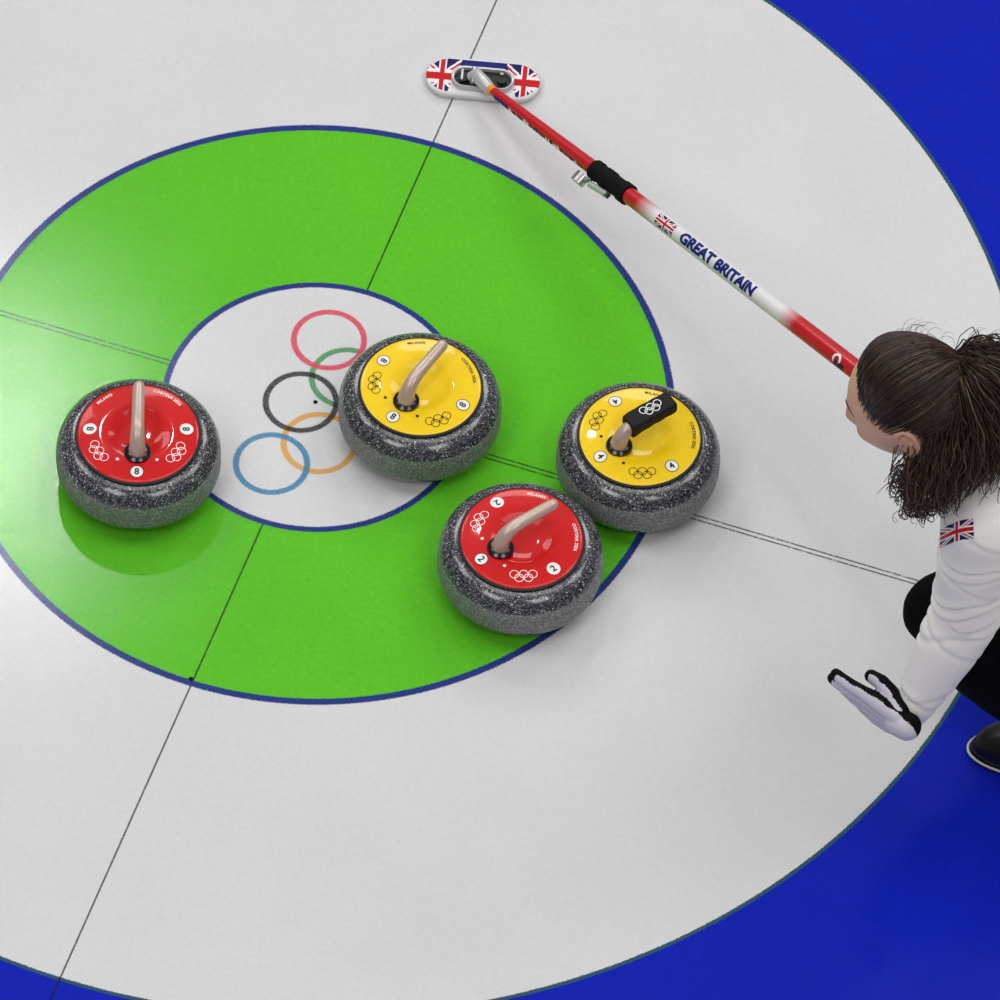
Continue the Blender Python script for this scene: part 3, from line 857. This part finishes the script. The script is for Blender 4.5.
# ponytail guides (points in the air behind the head)
def G(*a): return [P(*x) for x in a]
guides = [
    G((956, 363, 1.015), (972, 354, 1.03), (990, 353, 1.03), (1012, 362, 1.0), (1034, 388, .96)),
    G((956, 363, 1.015), (975, 361, 1.04), (998, 372, 1.03), (1018, 400, .97), (1024, 440, .93)),
    G((957, 365, 1.015), (976, 372, 1.05), (998, 395, 1.02), (1010, 430, .96), (1008, 468, .92)),
    G((957, 366, 1.015), (974, 381, 1.05), (990, 410, 1.01), (998, 444, .96), (988, 472, .92)),
    G((956, 368, 1.015), (968, 388, 1.045), (978, 418, 1.00), (980, 450, .96), (966, 478, .92)),
    G((955, 369, 1.015), (962, 392, 1.03), (966, 424, .99), (962, 456, .95), (946, 487, .91)),
    G((953, 370, 1.01), (956, 398, 1.02), (952, 430, .98), (942, 464, .94), (932, 496, .90)),
    G((952, 372, 1.00), (950, 402, 1.00), (942, 436, .97), (930, 466, .93), (920, 500, .89)),
    G((951, 374, .99), (946, 406, .97), (936, 440, .93), (924, 470, .90), (912, 492, .88)),
    G((950, 374, .97), (952, 410, .94), (950, 450, .90), (944, 476, .88), (930, 498, .87)),
    G((956, 372, .97), (968, 410, .94), (974, 446, .90), (970, 466, .89), (956, 482, .88)),
]
def bez(g_, t):                                          # Catmull-Rom through the guide
    n = len(g_) - 1; x = min(t * n, n - 1e-6); i = int(x); f = x - i
    p0, p1, p2, p3 = g_[max(i - 1, 0)], g_[i], g_[i + 1], g_[min(i + 2, n)]
    return .5 * ((2 * p1) + (p2 - p0) * f + (2 * p0 - 5 * p1 + 4 * p2 - p3) * f * f + (3 * p1 - p0 - 3 * p2 + p3) * f ** 3)
core = MB()
for g_ in guides:                                        # inner mass so the ponytail is not see-through
    core.chain([(bez(g_, t), r) for t, r in ((0, .008), (.12, .010), (.3, .014), (.5, .018), (.7, .016), (.82, .008))], M['hair'], 12)
cm = fuse(core, .005, 8)
for v in cm.vertices: v.co += v.normal * noise.fractal(v.co * 55, 1, 2, 3) * .006
hair.add([v.co.copy() for v in cm.vertices], [tuple(p.vertices) for p in cm.polygons], M['hair'])
for q_ in range(2600):
    x = rg.random() * (len(guides) - 1); i = int(x); f = x - i
    spread = rg.gauss(0, 1), rg.gauss(0, 1), rg.gauss(0, 1)
    end = rg.uniform(.72, 1.03); N = 34; pts = []; ph, fr = rg.uniform(0, 6.3), rg.uniform(1.2, 3.6); amp = rg.uniform(.0015, .0055)
    for k in range(N + 1):
        t = k / N * end; tt = min(t, .999)
        p = bez(guides[i], tt).lerp(bez(guides[i + 1], tt), f)
        if t > 1: p += (bez(guides[i], .999) - bez(guides[i], .95)) * (t - 1) * 12
        wv = sstep(.03, .5, t); p += Vector(spread) * (.0060 + .0125 * wv)
        a = ph + t * fr * 6.28; c_ = amp * sstep(.08, .7, t) * (1 + .8 * t)
        p += Vector((math.cos(a), math.sin(a) * .8, math.sin(a + 1.2) * .8)) * c_
        pts.append(p)
    strand(pts, rg.uniform(.0007, .0015), light=rg.random() < .16)
for q_ in range(150):                                    # tight curls at the lower ends
    base = [P(904, 482, .90), P(913, 497, .89), P(925, 507, .89), P(908, 470, .92), P(937, 500, .90), P(918, 506, .89)][q_ % 6] + Vector([rg.gauss(0, .010) for _ in range(3)]) * .8
    R_ = rg.uniform(.004, .011); turns = rg.uniform(1.0, 2.6); a0 = rg.uniform(0, 6.3); dd = Vector((rg.gauss(-.2, .5), rg.gauss(-.3, .4), rg.gauss(0, .3))) * .022; pts = []
    for k in range(29):
        t = k / 28; a = a0 + t * turns * 6.28; rr_ = R_ * (1 - .5 * t)
        pts.append(base + dd * t + (RC @ Vector((math.cos(a) * rr_, math.sin(a) * rr_, .004 * t))))
    strand(pts, rg.uniform(.0006, .0011))
for q_ in range(46):                                     # flyaway wisps over the crown and the tie
    if q_ % 2: s0 = P(rg.uniform(895, 945), 340, 1.0); d0 = RC @ Vector((rg.uniform(-.5, .5), 1, .2))
    else: s0 = P(rg.uniform(972, 1002), rg.uniform(346, 352), 1.03); d0 = RC @ Vector((rg.uniform(-.5, .8), 1, .2))
    R_ = rg.uniform(.006, .016); a0 = rg.uniform(-1, 1.5) + PI; pts = []
    for k in range(15):
        t = k / 14; a = a0 - t * rg.uniform(3.0, 3.4)
        pts.append(s0 + (RC @ Vector((math.cos(a) + math.cos(a0) * -1, (math.sin(a) - math.sin(a0)), 0))) * R_ + d0.normalized() * .004 * t)
    strand(pts, .00035, 3)
me = hair.mesh('hair'); ho = link('hair', me, person)
ho['label'] = 'dark brown curly hair pulled into a high ponytail'
b = MB(); axp = (guides[3][1] - TIE).normalized(); u_ = axp.cross(Vector((0, 0, 1))).normalized(); w2 = axp.cross(u_)
b.tube([TIE + axp * .004 + (u_ * math.cos(2 * PI * k / 32) + w2 * math.sin(2 * PI * k / 32)) * .0175 for k in range(33)], .0045, M['tie'], 12, cap=False)
b.build('hair_tie', ho)['label'] = 'dark hair tie'
